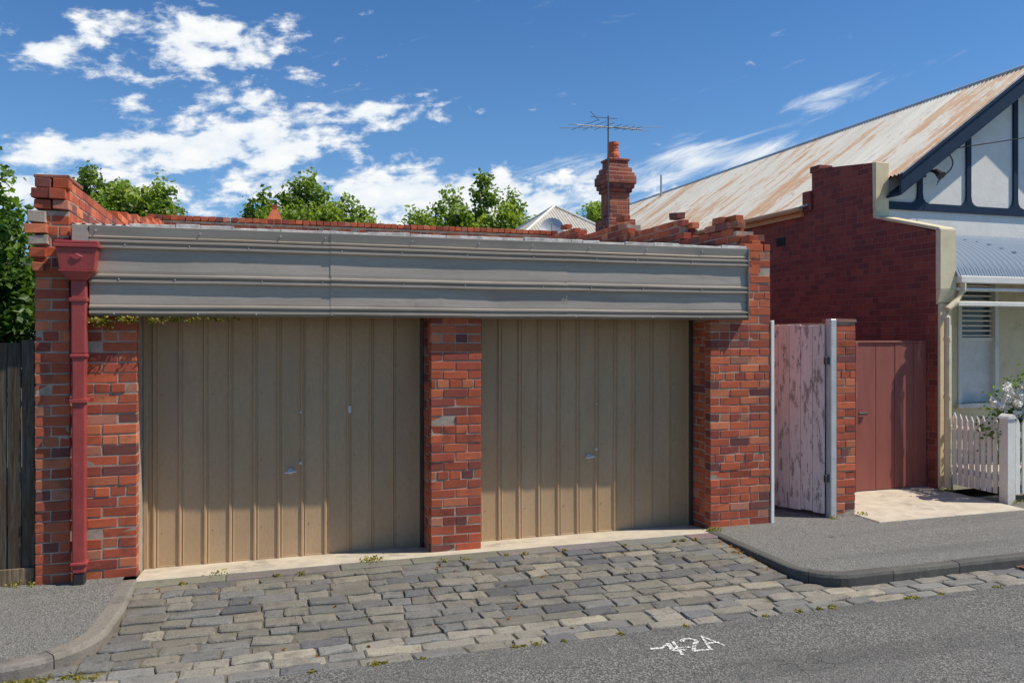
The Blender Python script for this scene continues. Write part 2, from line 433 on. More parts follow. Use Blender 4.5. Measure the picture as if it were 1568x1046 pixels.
def kerb_line(side):
    pts = []
    if side == 'r':
        pts += [(4.36, -.12), (4.36, -1.0), (4.36, -1.38)]
        for i in range(1, 10):
            an = math.pi + i / 10 * math.pi / 2
            pts.append((4.78 + .42 * math.cos(an), -1.38 + .42 * math.sin(an)))
        pts += [(4.78, -1.8), (26, -1.8)]
    else:
        pts += [(-.97, -.12), (-.97, -.8), (-1.0, -1.2)]
        for i in range(1, 10):
            an = -i / 10 * math.pi / 2
            pts.append((-1.6 + .6 * math.cos(an), -1.2 + .6 * math.sin(an)))
        pts += [(-1.6, -1.8), (-14, -1.8)]
    return [Vector((p[0], p[1], 0)) for p in pts]
for side in 'lr':
    raw = kerb_line(side); w = .13 if side == 'l' else .10
    pts = []
    for i in range(len(raw) - 1):
        n = max(1, round((raw[i + 1] - raw[i]).length / .08))
        for k in range(n): pts.append(raw[i].lerp(raw[i + 1], k / n))
    pts.append(raw[-1])
    def offs(i, d):
        t_ = (pts[min(i + 1, len(pts) - 1)] - pts[max(i - 1, 0)]).normalized()
        n_ = Vector((-t_.y, t_.x, 0)) * (1 if side == 'r' else -1)
        return pts[i] + n_ * d
    acc_ = Acc(); i = 0
    base = (.255, .24, .20) if side == 'l' else (.125, .12, .105)
    while i < len(pts) - 1:
        j = min(len(pts) - 1, i + R.choice([8, 9, 11, 12]))
        cc = tuple(u_ * R.uniform(.96, 1.04) * (.9 + .2 * ((i * 7) % 5) / 4) for u_ in base); dz = R.uniform(-.003, .003)
        q = len(acc_.v); prof = [(0.006, -.18), (.0, -.02), (.012, .004), (.03, .012), (w, .011), (w, -.18)]; m_ = len(prof)
        for k in range(i, j + 1):
            for (dx, z) in prof:
                p = offs(k, dx + R.uniform(-.002, .002))
                if k == i: p = p.lerp(offs(k + 1, dx), .04)
                if k == j: p = p.lerp(offs(k - 1, dx), .04)
                acc_.v.append(Vector((p.x, p.y, z + dz))); acc_.c.append(cc)
        for k in range(j - i):
            for r_ in range(m_ - 1): acc_.f.append((q + k * m_ + r_, q + k * m_ + r_ + 1, q + (k + 1) * m_ + r_ + 1, q + (k + 1) * m_ + r_))
        acc_.f.append(tuple(q + r_ for r_ in range(m_))); e_ = q + (j - i) * m_; acc_.f.append(tuple(e_ + r_ for r_ in range(m_)))
        i = j
    acc_.make('bluestone_kerb', M_kerb)
    inner = [offs(i, w - .004) for i in range(len(pts))]
    poly = [(p.x, p.y) for p in inner]
    end = poly[-1][0]
    poly = [(inner[0].x, 0.4)] + poly + [(end, .4)]
    if side == 'l': poly = poly[::-1]
    obj('asphalt_footpath', [(x, y, .006) for x, y in poly], [tuple(range(len(poly)))], M_path)
box('concrete_driveway', 6.34, 8.42, -.35, 1.2, -.1, .018, M_conc, bevel=.008)
box('laneway_path', 5.22, 6.08, .41, 12, -.1, .004, M_path)
a = Acc()
for i in range(7): a.box(6.55 + i * .055, 6.575 + i * .055, -2.06, -1.84, -.082, -.068)
a.box(6.52, 6.94, -2.08, -2.06, -.082, -.066); a.box(6.52, 6.94, -1.84, -1.82, -.082, -.066)
a.make('drain_grate', simple('rusty_iron', (.25, .12, .06), (.16, .08, .05), 20, .8), None, cols=False)
pm = Acc()
def stroke(pts, w=.014):
    for i in range(len(pts) - 1):
        p, q = Vector((*pts[i], 0)), Vector((*pts[i + 1], 0)); d = (q - p).normalized(); n_ = Vector((-d.y, d.x, 0)) * w * R.uniform(.6, 1.2)
        p -= d * w * .6; q += d * w * .6
        k = len(pm.v); zz = -.0765 + R.uniform(0, .001)
        for u_ in (p - n_, q - n_, q + n_, p + n_): pm.v.append(Vector((u_.x, u_.y, zz))); pm.c.append((1, 1, 1))
        pm.f.append((k, k + 1, k + 2, k + 3))
bx, by = 2.50, -2.66
def curve(cx_, cy_, rx, ry, a0, a1, n=9): return [(cx_ + rx * math.cos(a0 + (a1 - a0) * i / n), cy_ + ry * math.sin(a0 + (a1 - a0) * i / n)) for i in range(n + 1)]
# a sprayed utility mark: an arrow-like flick followed by two loose figures
stroke([(bx, by + .15), (bx + .07, by + .14), (bx + .15, by + .19), (bx + .13, by + .08), (bx + .20, by + .06)])
stroke([(bx + .15, by + .0), (bx + .2, by + .22)]); stroke([(bx + .12, by + .11), (bx + .26, by + .10)])
stroke(curve(bx + .31, by + .19, .05, .045, 2.8, -1.2)); stroke([(bx + .33, by + .15), (bx + .25, by + .03), (bx + .38, by + .02)])
stroke([(bx + .38, by + .04), (bx + .44, by + .24), (bx + .50, by + .06)]); stroke([(bx + .40, by + .12), (bx + .49, by + .12)])
pm.make('painted_road_marking', worn_paint(), cols=False)

# ------------------------------------------------------------------ GARAGE
YD = .42; ZD = -.052; FO = -.03
G = empty('brick_garage')
bk = Acc()
brick_run(bk, 'x', -1.50, -1.0, 0, 1, 0, 2.93)
brick_run(bk, 'x', -1.75, -1.50, -.035, 1, 0, 3.05, phase=1)
brick_run(bk, 'y', .08, .6, -1.75, 1, 0, 3.3)
for k, (pz, ex) in enumerate([(3.05, .0), (3.136, .02), (3.222, .0)]):
    for j in range(2):
        x0 = -1.75 - ex + j * .13
        bk.box(x0, x0 + .118 + (ex if j == 0 else 0), -.06 - ex, .06, pz, pz + .078, bcol(.1), jit=.005)
bk.box(-1.76, -1.50, -.03, .5, 3.305, 3.335, (.3, .13, .09), jit=.004)
for (za, zb, ex, cc) in [(2.55, 2.62, .0, None), (2.66, 2.73, .015, None), (2.76, 2.83, .03, (.5, .42, .33)), (2.85, 2.92, .045, None), (2.94, 3.03, .03, (.45, .37, .3))]:
    bk.box(-1.76 - ex, -1.66 + R.uniform(-.02, .02), -.075 - ex * .6, .03, za, zb, cc or bcol(.1), jit=.008)
brick_run(bk, 'x', 1.513, 2.0, 0, 1, -.02, 2.3)
brick_run(bk, 'y', .116, .47, 1.513, 1, -.06, 2.3, phase=1)
brick_run(bk, 'x', 4.487, 5.22, 0, 1, .0, 2.93)
brick_run(bk, 'y', .116, .47, 4.487, 1, -.06, 2.3, phase=1)
brick_run(bk, 'x', 4.90, 5.22, -.001, 1, 2.92, 3.05)
def ltop(y): return 3.32 + max(0, math.floor((y - 2.2) / .75) + 1) * .087
brick_run(bk, 'y', .0, 6.6, -1.50, -1, 2.70, 3.95, top=ltop)
brick_run(bk, 'y', .12, 6.6, -1.75, 1, 2.70, 3.95, top=lambda y: ltop(y) - .02)
def rtop(y):
    if y < .28: return 3.03
    if y < .45: return 3.20
    if y < .9: return 3.30
    if y < 1.5: return 3.26
    if y < 3.0: return 3.50
    if y < 3.6: return 3.68
    if y < 5: return 3.66
    return 3.86
brick_run(bk, 'y', .0, 6.6, 4.99, 1, 2.70, 4.0, top=rtop)
brick_run(bk, 'y', .12, 6.6, 5.22, -1, 0.0, 4.0, top=lambda y: rtop(y) - .03)
for (x, y_, z) in [(5.0, .06, 3.03), (5.11, .10, 3.03), (5.0, .3, 3.21), (5.08, .45, 3.3), (5.02, .62, 3.3), (5.0, 1.62, 3.5), (5.0, 3.2, 3.68), (5.05, 5.6, 3.87)]:
    bk.box(x, x + .11, y_, y_ + R.uniform(.14, .23), z, z + .075, bcol(R.uniform(0, .4)), Matrix.Rotation(R.gauss(0, .13), 3, 'Z') @ Matrix.Rotation(R.gauss(0, .04), 3, 'X'), jit=.008)
brick_run(bk, 'x', -1.75, 5.22, 6.6, 1, 3.5, 3.87)
x = -1.75
while x < 5.2:
    bk.box(x, x + .105, 6.56, 6.8, 3.88, 3.95, bcol(R.uniform(0, .3)), jit=.006); x += .115
bk.make('brick_facing', M_brick, G, bevel=.004)
mo = Acc(); e = .005
mo.box(-1.744, -1.007, e, .23, 0, 2.93); mo.box(-1.15, -1.008, .22, .5, -.06, 2.9); mo.box(-1.743, -1.507, -.030, .006, 0, 3.04)
mo.box(-1.743, -1.507, .015, 6.6, 0.01, 3.24); mo.box(-1.742, -1.508, 3.0, 6.6, 3.2, 3.4); mo.box(-1.741, -1.509, 4.6, 6.6, 3.39, 3.62)
mo.box(1.518, 1.995, e, .50, -.06, 2.25); mo.box(4.492, 5.215, e, .50, -.06, 2.93)
mo.box(4.995, 5.212, .02, 6.6, 0.01, 2.98); mo.box(4.996, 5.211, .3, 6.6, 2.97, 3.17); mo.box(4.997, 5.21, 1.55, 6.6, 3.16, 3.4); mo.box(4.998, 5.209, 3.05, 6.6, 3.39, 3.6); mo.box(4.999, 5.208, 5.05, 6.6, 3.59, 3.8)
mo.box(-1.74, 5.215, 6.605, 6.82, 0, 3.87)
mo.make('mortar_core', M_mortar, G, cols=False)
box('lintel', -1.0, 4.49, .0, .22, 2.19, 2.9, M_fascia, G)
box('interior_back', -.99, 4.48, .60, .66, 0.02, 2.8, M_dark, G)
def corrugated(name, o, du, dv, nu_len, nv_len, pitch, amp, mat, parent, seg=6, nv=2):
    n = int(nu_len / pitch * seg) + 1; v = []; f = []
    o, du, dv = Vector(o), Vector(du).normalized(), Vector(dv).normalized(); nn = du.cross(dv).normalized()
    if nn.z < 0: nn = -nn
    for j in range(nv + 1):
        for i in range(n):
            u_ = i / seg * pitch; w_ = nv_len * j / nv
            v.append(o + du * u_ + dv * w_ + nn * amp * math.sin(2 * math.pi * u_ / pitch))
    for j in range(nv):
        for i in range(n - 1):
            f.append((j * n + i, j * n + i + 1, (j + 1) * n + i + 1, (j + 1) * n + i))
    return obj(name, v, f, mat, parent, True)
corrugated('roof_sheeting', (-1.5, .0, 2.945), (1, 0, 0), (0, 1, .124), 6.49, 6.65, .076, .006, M_galv, G)
def fasc(name, x0, x1, yo, seed):
    rr = random.Random(seed)
    def rib(zc): return [(-.045, zc + .042), (-.072, zc + .032), (-.072, zc + .020), (-.048, zc + .006), (-.048, zc - .004), (-.072, zc - .014), (-.072, zc - .026), (-.045, zc - .042)]
    P = [(.04, 2.935), (-.052, 2.93), (-.066, 2.925), (-.052, 2.845), (-.062, 2.838)] + rib(2.775) + [(-.040, 2.64), (-.046, 2.56)] + rib(2.49) + [(-.040, 2.36), (-.046, 2.29)] + rib(2.235) + [(-.054, 2.188), (.05, 2.186)]
    n = max(8, int((x1 - x0) / .05)); v = []; f = []; m = len(P)
    ph = [rr.uniform(0, 6) for _ in range(6)]
    dents = [(rr.uniform(x0, x1), rr.uniform(2.2, 2.9), rr.uniform(.03, .09), rr.uniform(-.003, .004)) for _ in range(10)]
    for i in range(n + 1):
        x = x0 + (x1 - x0) * i / n
        for k, (py, pz) in enumerate(P):
            w = .0014 * math.sin(x * 3.1 + ph[0] + pz * 9) + .0008 * math.sin(x * 7.3 + ph[1] - pz * 14)
            for (dx, dz, dr, da) in dents: w += da * math.exp(-((x - dx) ** 2 + (pz - dz) ** 2) / dr ** 2)
            zz = .002 * math.sin(x * 1.9 + ph[3]) + .0008 * math.sin(x * 6 + ph[4])
            v.append((x, py + yo + FO + (w if py < 0 else 0), pz + zz))
    for i in range(n):
        for k in range(m - 1): f.append((i * m + k, i * m + k + 1, (i + 1) * m + k + 1, (i + 1) * m + k))
    o_ = obj(name, v, f, M_fascia, G)
    md = o_.modifiers.new('s', 'SOLIDIFY'); md.thickness = .002; md.offset = 1
fasc('cladding_a', -1.345, .61, .0, 1); fasc('cladding_b', .585, 2.85, -.005, 2); fasc('cladding_c', 2.83, 4.876, -.001, 3)
box('cladding_end', -1.475, -1.35, -.09, -.02, 2.79, 2.93, M_fascia, G, .004)
box('end_cap', 4.877, 4.884, -.11, .0, 2.18, 2.935, M_fascia, G, .002)
a = Acc(); x = -1.05
while x < 4.85:
    l = min(R.uniform(.12, .5), 4.9 - x); z = 2.957 + R.uniform(-.006, .010)
    a.box(x, x + l, -.055 + R.uniform(-.01, .01), .07, 2.92, z, jit=.004); x += l + R.uniform(-.0, .004)
a.make('top_flashing', M_flash, G, .004, cols=False)
fs = Acc()
for x in np.arange(-1.2, 4.85, .61):
    for z in (2.49, 2.775, 2.205, 2.885):
        px = x + R.uniform(-.14, .14)
        fs.tube([(px, FO - .05, z), (px, FO - .077, z)], [.007, .006], 6)
for x in (.60, 2.84):
    for z in (2.25, 2.4, 2.55, 2.7, 2.85): fs.tube([(x, FO - .04, z), (x, FO - .062, z)], [.006, .005], 6)
fs.make('fixing_screws', M_galv, G, cols=False)
def door(name, x0, x1, y0, z0, z1, hx, hz):
    D = empty(name)
    v = []; f = []
    prof = []; x = x0 + .05; pitch = .2135
    prof.append((x0, 0))
    while x < x1 - .1:
        prof += [(x, 0), (x + .009, -.014), (x + .022, -.014), (x + .031, 0), (x + .040, 0), (x + .046, -.006), (x + .053, 0), (x + .13, .001)]
        x += pitch
    prof.append((x1, 0))
    n = len(prof); nz = 14
    for j in range(nz + 1):
        z = z0 + (z1 - z0) * j / nz
        for (px, py) in prof:
            v.append((px + .0015 * math.sin(z * 3 + px), y0 + py + .003 * math.sin(px * 1.3 + z * 1.7 + x0), z))
    for j in range(nz):
        for i in range(n - 1): f.append((j * n + i, j * n + i + 1, (j + 1) * n + i + 1, (j + 1) * n + i))
    obj('ribbed_sheet', v, f, M_door, D)
    fr = Acc()
    fr.box(x0 - .02, x0 + .018, y0 - .03, y0 + .02, z0, z1); fr.box(x1 - .018, x1 + .02, y0 - .03, y0 + .02, z0, z1)
    fr.box(x0 + .018, x1 - .018, y0 - .004, y0 + .018, z0 - .012, z0 + .012)
    fr.make('door_frame', M_door, D, .003, cols=False)
    h = Acc()
    h.tube([(hx, y0, hz), (hx, y0 - .05, hz)], [.012, .010], 8)
    h.tube([(hx - .055, y0 - .05, hz - .004), (hx, y0 - .055, hz), (hx + .055, y0 - .05, hz + .004)], [.008, .012, .008], 8)
    h.tube([(hx, y0 + .002, hz), (hx, y0 - .02, hz)], [.03, .026], 12)
    h.make('handle', M_galv, D, cols=False)
    l = Acc(); l.tube([(hx + .09, y0 + .0, hz + .07), (hx + .09, y0 - .012, hz + .07)], [.016, .014], 10)
    l.tube([(hx + .09, y0 + .0, hz + .55), (hx + .09, y0 - .012, hz + .55)], [.009, .009], 8)
    l.make('lock', M_galv, D, cols=False)
    rv = Acc(); x = x0 + .13
    while x < x1 - .1:
        for z in np.arange(.25, 2.2, .62): rv.tube([(x, y0 + .002, z), (x, y0 - .006, z)], [.004, .004], 5)
        x += pitch * 2
    rv.make('rivets', M_wire, D, cols=False)
    return D
D1 = door('garage_door', -.985, 1.49, YD, ZD, 2.2, .26, .75)
box('latch_plate', .79, .82, YD - .02, YD - .006, 1.28, 1.35, M_galv, D1, .003)
D2 = door('garage_door', 2.02, 4.465, YD, ZD, 2.2, 3.28, .75)
box('jamb_angle', 1.480, 1.508, YD - .075, YD - .032, -.04, 2.2, M_wire, G)
box('jamb_post', 1.455, 1.478, .19, .23, 1.55, 2.2, M_wire, G)
box('jamb_angle_right', 4.455, 4.483, YD - .075, YD - .032, -.04, 2.2, M_wire, G)

RP = empty('red_downpipe')
rh = Acc()
cx, cy = -1.415, -.13
frustum(rh, cx, cy, 2.55, 2.73, .125, .070, .150, .085)
rh.box(cx - .165, cx + .165, cy - .097, cy + .09, 2.73, 2.76)
rh.box(cx - .155, cx + .155, cy - .09, cy + .085, 2.762, 2.785)
frustum(rh, cx, cy, 2.47, 2.549, .058, .04, .14, .08)
rh.make('rainhead', M_redp, RP, .005, cols=False)
dm = Acc(); dm.prism([(cx - .05, 2.655), (cx, 2.625), (cx + .05, 2.655), (cx, 2.685)], 'y', cy - .088, cy - .08); dm.make('ornament', M_redp, RP, .004, cols=False)
dp = Acc()
dp.box(cx - .053, cx + .057, -.15, -.055, 1.875, 2.475); dp.box(cx - .047, cx + .051, -.145, -.055, .10, 1.874)
for z in (1.845, .16): dp.box(cx - .062, cx + .064, -.157, -.05, z, z + .03)
dp.make('pipe', M_redp, RP, .010, 2, cols=False)
cl = Acc()
for z in (1.48, 2.3): cl.box(cx - .11, cx + .10, -.052, -.036, z, z + .035); cl.box(cx - .064, cx + .066, -.16, -.045, z, z + .03)
cl.make('brackets', M_redp, RP, .003, cols=False)
box('shoe', cx - .045, cx + .045, -.14, -.06, .0, .1, M_dark, RP, .01)

# ------------------------------------------------------------------ LEFT FENCE
F = empty('timber_paling_fence')
fa = Acc(); x = -1.765
while x > -9:
    w = R.uniform(.09, .105); g_ = R.uniform(.6, 1.2)
    top = 1.98 + R.uniform(-.02, .015)
    fa.box(x - w, x, .02 + R.uniform(0, .01), .038, .12, top, (g_, g_, g_), Matrix.Rotation(R.gauss(0, .005), 3, 'Y'))
    x -= w + R.uniform(.001, .008)
fa.box(-9, -1.765, .042, .09, 1.6, 1.68, (1, 1, 1)); fa.box(-9, -1.765, .042, .09, .4, .48, (1, 1, 1))
fa.box(-9, -1.765, -.0, .018, .0, .14, (2, 1.8, 1.5))
fa.make('palings', M_fence, F, .003)

# ------------------------------------------------------------------ SIDE GATE
SG = empty('weathered_timber_gate')
ga = Acc()
hp, ep = Vector((5.96, .05, 0)), Vector((5.60, .80, 0)); dd = (ep - hp); n_b = 6
dn = dd.normalized(); nn = Vector((-dn.y, dn.x, 0)) * .012
for i in range(n_b):
    p, q = hp + dd * (i / n_b) + dn * .002, hp + dd * ((i + 1) / n_b) - dn * .002
    k = len(ga.v); g_ = R.uniform(.92, 1.05); zt = 2.14 + R.uniform(-.01, .01); zb = .04 + R.uniform(-.01, .02)
    for z in (zb, zt):
        for u_ in (p - nn, q - nn, q + nn, p + nn): ga.v.append(Vector((u_.x, u_.y, z))); ga.c.append((g_, g_, g_))
    ga.f += [tuple(j + k for j in ff) for ff in BF]
ga.make('gate_boards', M_pinkgate, SG, .003)
box('hinge_post', 5.985, 6.065, -.02, .07, 0, 2.2, M_galv, SG, .008)
box('latch_post', 5.225, 5.265, -.01, .05, 0, 2.18, M_white, SG, .004)
for z in (.4, 1.7): box('hinge', 5.93, 5.985, .0, .03, z, z + .08, M_wire, SG, .003)
GP = empty('brick_gate_pier')
gb = Acc(); brick_run(gb, 'x', 6.08, 6.33, 0, 1, 0, 2.17); brick_run(gb, 'y', .116, 1.1, 6.08, 1, 0, 2.17, phase=1); brick_run(gb, 'y', .116, 1.1, 6.33, -1, 0, 2.17, phase=1)
gb.box(6.07, 6.34, -.01, .24, 2.165, 2.20, (.25, .14, .11), jit=.004)
gb.make('pier_bricks', M_brick, GP, .004)
box('pier_core', 6.086, 6.324, .006, 1.1, 0, 2.16, M_mortar, GP)
RG = empty('red_timber_gate')
rg = Acc(); x = 6.36
while x < 8.36:
    w = min(.30, 8.375 - x); rg.box(x + .002, x + w - .002, 1.05 + R.uniform(0, .006), 1.075, .03 + R.uniform(-.006, .01), 1.92, (1, 1, 1)); x += w
rg.box(7.22, 7.26, 1.03, 1.05, .03, 1.93); rg.box(6.36, 8.37, 1.04, 1.08, 1.921, 1.945)
rg.make('gate_boards', M_redgate, RG, .004, cols=False)
box('gate_latch', 7.27, 7.40, 1.02, 1.04, 1.0, 1.03, M_wire, RG, .003)

# ------------------------------------------------------------------ HOUSE
H = empty('brick_house')
XW, XW2 = 8.40, 8.62
ZR = 6.10
a = Acc()
a.prism([(.92, 0), (16, 0), (16, 4.05), (3.38, 4.05), (3.38, 4.62), (3.33, 4.66), (2.05, 4.50), (2.0, 3.69), (.92, 3.37)], 'x', XW, XW2)
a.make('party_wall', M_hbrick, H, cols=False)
box('parapet_head', XW - .02, XW2 + .01, 3.18, 3.40, 4.60, 4.70, M_hbrick, H)
box('parapet_corbel', XW - .05, XW + .0, 3.36, 3.56, 4.0, 4.32, M_hbrick, H, .01)
box('wall_vent', XW - .012, XW + .0, 4.05, 4.29, 3.52, 3.66, M_dark, H, .004)
a = Acc()
a.prism([(1.985, 3.70), (2.045, 3.70), (2.06, 4.50), (1.985, 4.50)], 'x', XW - .004, XW2 + .012)
a.prism([(.86, 3.375), (2.0, 3.69), (2.0, 3.735), (.86, 3.42)], 'x', XW - .012, XW2 + .02)
a.box(XW - .012, XW2 + .03, .84, .918, 2.62, 3.40); a.prism([(.918, 2.42), (.918, 2.619), (.84, 2.619), (.88, 2.45)], 'x', XW - .008, XW2 + .02)
a.box(XW + .02, XW2 + .0, .875, .918, .0, 2.43)
a.make('rendered_edge', M_creamp, H, .006, cols=False)
a = Acc()
a.box(XW2 + .003, 9.9, 2.0, 2.2, 0, 3.2); a.box(10.68, 11.25, 2.0, 2.2, 0, 3.2); a.box(12.05, 14.0, 2.0, 2.2, 0, 3.2)
a.box(9.9, 10.68, 2.0, 2.2, 0, 1.0); a.box(9.9, 10.68, 2.0, 2.2, 2.86, 3.2); a.box(11.25, 12.05, 2.0, 2.2, 0, 1.0); a.box(11.25, 12.05, 2.0, 2.2, 2.86, 3.2)
a.make('front_wall', M_creamp, H, cols=False)
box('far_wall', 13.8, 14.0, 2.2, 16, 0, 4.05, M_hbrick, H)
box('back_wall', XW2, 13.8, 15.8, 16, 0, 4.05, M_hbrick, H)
for wx0, wx1 in ((9.9, 10.68), (11.25, 12.05)):
    w = Acc()
    w.box(wx0, wx0 + .07, 1.98, 2.12, 1.0, 2.86); w.box(wx1 - .07, wx1, 1.98, 2.12, 1.0, 2.86)
    w.box(wx0 + .07, wx1 - .07, 1.98, 2.12, 2.79, 2.86); w.box(wx0 - .05, wx1 + .05, 1.93, 2.12, .93, 1.0)
    w.box(wx0 + .07, wx1 - .07, 2.03, 2.08, 1.93, 1.98)
    w.make('sash_window_frame', M_white, H, .004, cols=False)
    box('window_glass', wx0 + .07, wx1 - .07, 2.09, 2.10, 1.0, 2.8, M_glass, H)
    s = Acc(); z = 2.0
    while z < 2.78:
        s.box(wx0 + .07, wx1 - .07, 2.045, 2.065, z, z + .022, rot=Matrix.Rotation(.5, 3, 'X')); z += .075
    s.make('louvre_blind', M_white, H, cols=False)
    box('lace_curtain', wx0 + .07, wx1 - .07, 2.075, 2.082, 1.0, 1.93, M_curt, H)
YG = 2.03
SL = (ZR - 4.1) / (11.2 - 8.4)
def rz(x): return ZR - abs(x - 11.2) * SL
a = Acc(); a.prism([(XW2 + .005, 3.2), (13.9, 3.2), (13.9, rz(13.9) - .03), (11.2, ZR - .05), (XW2 + .005, rz(XW2) - .03)], 'y', YG, YG + .12)
a.make('gable_wall', M_rough, H, cols=False)
a = Acc()
a.box(XW2 + .01, 13.9, YG - .035, YG - .003, 3.84, 3.95)
for x in (9.17, 10.08, 11.0, 11.9, 12.8):
    a.box(x, x + .085, YG - .033, YG - .003, 3.951, rz(x + (0 if x < 11 else .085)) - .05)
    for s_ in (-1, 1):
        k0 = x if s_ < 0 else x + .085
        poly = [(k0, 4.12), (k0 + s_ * .015, 4.02), (k0 + s_ * .05, 3.975), (k0 + s_ * .11, 3.952), (k0, 3.952)]
        a.prism(poly, 'y', YG - .031, YG - .004)
a.make('gable_battens', M_blue, H, cols=False)
a = Acc()
for s_ in (-1, 1):
    xs = [11.2 + s_ * 2.62, 11.2]
    def pt(x, dz): return (x, rz(x) + dz)
    a.prism([pt(xs[0], -.24), pt(xs[1], -.24), pt(xs[1], .01), pt(xs[0], .01)], 'y', 1.70, 1.74)
    a.prism([pt(xs[0], .012), pt(xs[1], .012), pt(xs[1], .05), pt(xs[0], .05)], 'y', 1.67, 1.755)
    a.prism([pt(xs[0], -.245), pt(xs[1], -.245), pt(xs[1], -.215), pt(xs[0], -.215)], 'y', 1.741, 2.02)
a.make('barge_board', M_blue, H, cols=False)
ln = math.hypot(2.8, ZR - 4.1)
corrugated('roof_main', (11.2, 3.42, ZR + .04), (0, 1, 0), (-2.8, 0, 4.1 - ZR), 12.5, ln + .1, .076, .014, M_rust, H)
corrugated('roof_front', (11.2, 1.70, ZR + .04), (0, 1, 0), (-2.8, 0, 4.1 - ZR), 1.72, ln - .27, .076, .014, M_rust, H)
corrugated('roof_far', (11.2, 1.70, ZR + .04), (0, 1, 0), (2.8, 0, 4.1 - ZR), 14.2, ln + .1, .076, .012, M_rust, H)
a = Acc(); a.tube([(11.2, 1.68, ZR + .04), (11.2, 15.95, ZR + .04)], [.04, .04], 8); a.make('ridge_cap', M_galv, H, smooth=True, cols=False)
a = Acc(); a.prism([(8.4, 4.05), (14, 4.05), (11.2, ZR - .03)], 'y', 15.8, 15.95); a.make('rear_gable', M_hbrick, H, cols=False)
box('eaves_fascia', XW - .06, XW - .002, 3.565, 16, 3.93, 4.06, M_gut, H)
box('eaves_gutter', XW - .17, XW - .062, 3.5, 16, 4.0, 4.08, M_gut, H, .02)
pr = [(2.0, 3.50), (1.7, 3.42), (1.4, 3.31), (1.15, 3.18), (.97, 3.03), (.86, 2.90), (.80, 2.78)]
v = []; f = []; pitch = .076 * 1.35; seg = 6; n = int(5.3 / pitch * seg)
for j, (py, pz) in enumerate(pr):
    q0, q1 = pr[max(j - 1, 0)], pr[min(j + 1, len(pr) - 1)]
    tx, tz = q1[0] - q0[0], q1[1] - q0[1]; L_ = math.hypot(tx, tz); ny, nz_ = tz / L_, -tx / L_
    for i in range(n + 1):
        s_ = .014 * math.sin(2 * math.pi * i / seg); v.append((XW2 + .02 + i / seg * pitch, py + ny * s_, pz + nz_ * s_))
for j in range(len(pr) - 1):
    for i in range(n): f.append((j * (n + 1) + i, j * (n + 1) + i + 1, (j + 1) * (n + 1) + i + 1, (j + 1) * (n + 1) + i))
obj('verandah_roof', v, f, M_bluer, H, True)
a = Acc(); a.box(XW2 + .03, 14, .76, .86, 2.70, 2.79); a.box(XW2 + .03, 14, .80, .86, 2.40, 2.46); a.box(XW2 + .03, 14, .81, .85, 2.60, 2.64)
for x in (10.95, 13.3): a.box(x, x + .09, .79, .87, 0, 2.7)
a.make('verandah_beam', M_white, H, .006, cols=False)
box('verandah_floor', XW2, 14, .86, 2.0, 0, .2, M_conc, H)
a = Acc()
a.tube([(8.72, .80, 2.70), (8.72, .80, 2.60), (8.60, .80, 2.45), (8.47, .80, 2.36), (8.46, .80, 2.25), (8.46, .80, .05)], [.04] * 6, 10)
for z in (1.95, 1.2, .5): a.tube([(8.46, .80, z), (8.46, .80, z + .04)], [.048, .048], 10)
a.make('white_downpipe', M_creamp, H, cols=False)
a = Acc()
a.tube([(9.25, 2.0, 4.38), (9.25, 1.85, 4.40), (9.25, 1.72, 4.34)], [.02, .02, .03], 8)
a.tube([(9.25, 1.76, 4.38), (9.25, 1.66, 4.29)], [.035, .065], 10)
a.box(9.2, 9.3, 1.98, 2.03, 4.33, 4.43)
a.make('gable_lamp', M_wire, H, cols=False)
a = Acc(); pp = []
for i in range(15):
    t_ = i / 14; pp.append((9.66 + .10 * math.sin(t_ * 5) - .25 * max(0, t_ - .6), 1.95, 4.72 - .5 * t_))
a.tube(pp, [.010] * 15, 5)
pp = [(9.66 + t_ * 9, 1.9 - t_ * 8, 4.75 + .9 * t_ + .5 * t_ * t_) for t_ in np.linspace(0, 1, 16)]
a.tube(pp, [.008] * 16, 5); a.box(9.62, 9.70, 1.96, 2.03, 4.66, 4.78)
a.make('service_cable', M_wire, H, cols=False)
a = Acc(); a.tube([(11.0, 13.3, 6.0), (11.0, 13.3, 6.62)], [.03, .03], 8); a.make('vent_pipe', M_galv, H, cols=False)

# ------------------------------------------------------------------ PICKET FENCE
PF = empty('white_picket_fence')
a = Acc()
def picket(cx_, cy_, ax, w=.07, h=1.02):
    poly = [(-w / 2, .1), (w / 2, .1), (w / 2, h - .07), (.0, h), (-w / 2, h - .07)]
    if ax == 'y': a.prism([(cy_ + p, q) for p, q in poly], 'x', cx_ - .01, cx_ + .01)
    else: a.prism([(cx_ + p, q) for p, q in poly], 'y', cy_ - .01, cy_ + .01)
y_ = .74
while y_ > .10: picket(8.52, y_, 'y', .06, 1.02 + .02 * math.sin(y_ * 9)); y_ -= .085
x = 8.70
while x < 12.5: picket(x, .0, 'x'); x += .11
for z in (.25, .78): a.box(8.54, 8.58, .05, .84, z, z + .07); a.box(8.62, 12.5, .012, .05, z, z + .07)
a.box(8.48, 8.60, -.06, .06, 0, 1.02); a.prism([(8.465, 1.021), (8.615, 1.021), (8.59, 1.05), (8.54, 1.08), (8.49, 1.05)], 'y', -.075, .075)
a.make('pickets', M_white, PF, .003, cols=False)

